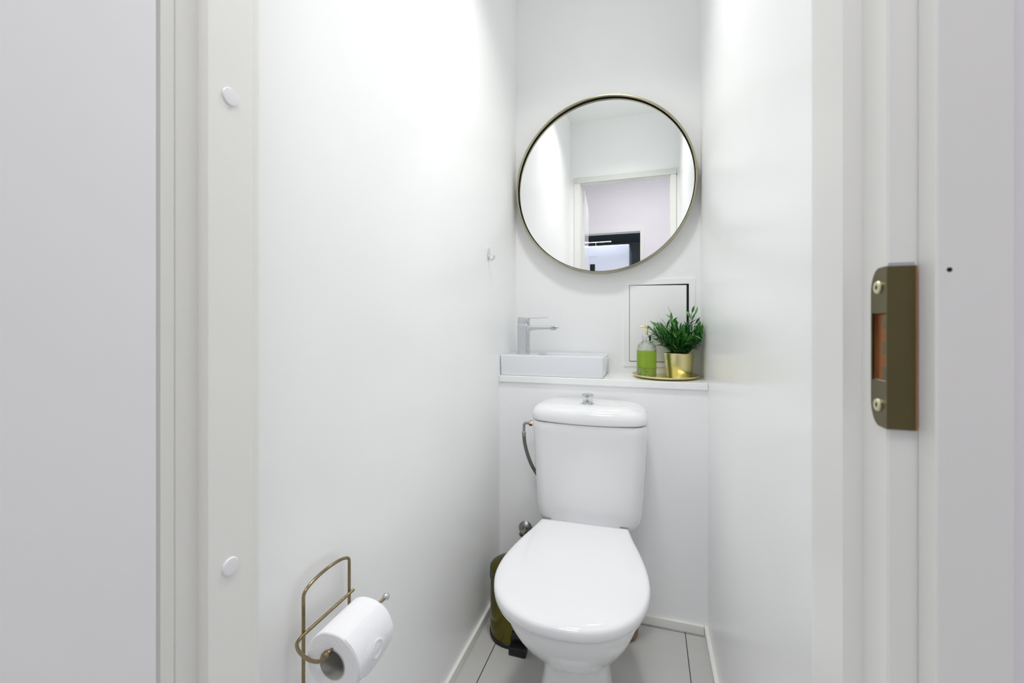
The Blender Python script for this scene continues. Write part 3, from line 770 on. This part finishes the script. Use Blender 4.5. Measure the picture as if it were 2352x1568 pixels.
rcx, rcz, RO, RI = -0.4455, 0.5460, 0.0462, 0.0210
ry0, ry1 = 0.5280, 0.6180
roll = thing('toilet_roll', 'white toilet paper roll hanging on the brass wire holder', 'toilet roll', (rcx, ry0, rcz - RO))
bm = bmesh.new()
lathe(bm, [(RI + 0.0012, ry0 + 0.0008), (RO - 0.0015, ry0), (RO, ry0 + 0.0015), (RO + 0.0003, (ry0 + ry1) / 2), (RO, ry1 - 0.0015), (RO - 0.0015, ry1), (RI + 0.0012, ry1 - 0.0008)], (rcx, 0, rcz), 96, axis='y', close=True,
      fn=lambda t, y, r_: (0.0006 * math.sin(3 * t + 1) + 0.0003 * math.sin(7 * t)) if r_ > 0.03 else 0)
obj('paper', bm, M['paper'], roll)
bm = bmesh.new(); lathe(bm, [(RI, ry0 - 0.0002), (RI + 0.0011, ry0 - 0.0002), (RI + 0.0011, ry1), (RI, ry1)], (rcx, 0, rcz), 64, axis='y', close=True)
obj('core', bm, M['card'], roll, label='grey cardboard core')
# folded loose end: a triangular flap with an embossed seal
bm = bmesh.new(); N = 60; K = 40; vs = []
for i in range(N + 1):
    u = i / N                      # along the circumference, from top (u=0) down past the front
    t = R(62 - 112 * u)
    row = []
    for k in range(K + 1):
        v = k / K
        lo_, hi_ = ry0 + 0.001, ry1 - 0.001
        nar = max(0.0, (u - 0.66) / 0.34)
        y0_, y1_ = lo_ + (hi_ - lo_) * 0.46 * nar, hi_ - (hi_ - lo_) * 0.50 * nar
        y = y0_ + (y1_ - y0_) * v
        rr = RO + 0.0002 + 0.0004 * min(1, u * 3) + 0.0030 * nar + 0.0005 * u * math.sin(9 * v + 4 * u)
        dd = math.hypot((u - 0.54) * 0.09, y - (ry0 + 0.046)); 
        if dd < 0.010: rr -= 0.0018 * (1 - (dd / 0.010) ** 2)
        elif dd < 0.014: rr += 0.0012
        row.append(bm.verts.new((rcx + rr * math.cos(t), y, rcz + rr * math.sin(t))))
    vs.append(row)
for i in range(N):
    for k in range(K): bm.faces.new((vs[i][k], vs[i][k + 1], vs[i + 1][k + 1], vs[i + 1][k]))
fl = obj('loose_sheet', bm, M['paper'], roll, label='folded loose end with a pressed seal')
md = fl.modifiers.new('thickness', 'SOLIDIFY'); md.thickness = 0.00025; md.offset = 1

# ------------------------------------------------------------------ kitchen side seen in the mirror
fr = thing('refrigerator', 'white refrigerator in the dark room beyond, seen in the round mirror', 'refrigerator', (-0.56, -2.05, 0))
bm = bxm(-0.86, -0.238, -2.45, -1.77, 0.02, 1.985, bev=0.006); obj('cabinet', bm, M['fridge'], fr, smooth=False)
bm = bxm(-0.86, -0.238, -1.766, -1.74, 0.05, 1.985, bev=0.010, seg=3); dr = obj('door', bm, M['fridge'], fr)
obj('display', bxm(-0.700, -0.640, -1.740, -1.737, 1.60, 1.765, bev=0.0008), M['black'], dr, smooth=False, label='black display panel')
obj('name_badge', bxm(-0.715, -0.615, -1.740, -1.7388, 1.852, 1.856), M['grey'], dr, smooth=False, label='thin grey lettering strip')
obj('plinth', bxm(-0.85, -0.25, -2.44, -1.80, 0.0, 0.02), M['black'], fr, smooth=False)
rl = thing('metal_rail', 'thin chrome rail on short posts above the refrigerator', 'rail', (-0.68, -1.80, 1.985))
bm = bmesh.new(); tube(bm, [(-0.86, -1.82, 2.045), (-0.455, -1.82, 2.045)], 0.005, 10); obj('bar', bm, M['chrome'], rl)
for x in (-0.80, -0.640):
    bm = bmesh.new(); tube(bm, [(x, -1.82, 1.985), (x, -1.82, 2.045)], 0.004, 10); obj('post', bm, M['chrome'], rl)

# ------------------------------------------------------------------ ceiling lamps (the fittings; their light is set at the top)
def lamp(name, label, x, y, r_, z):
    t = thing(name, label, 'ceiling light', (x, y, z))
    bm = bmesh.new(); lathe(bm, [(r_, 0), (r_, -0.030), (r_ - 0.012, -0.036), (r_ - 0.012, 0)], (x, y, z), 48, close=True); obj('housing', bm, M['cap'], t)
lamp('ceiling_lamp', 'round white ceiling lamp above the toilet room', -0.17, 1.02, 0.13, ZC)
lamp('ceiling_lamp', 'round white ceiling lamp in the hallway', -0.10, -0.28, 0.32, ZH)
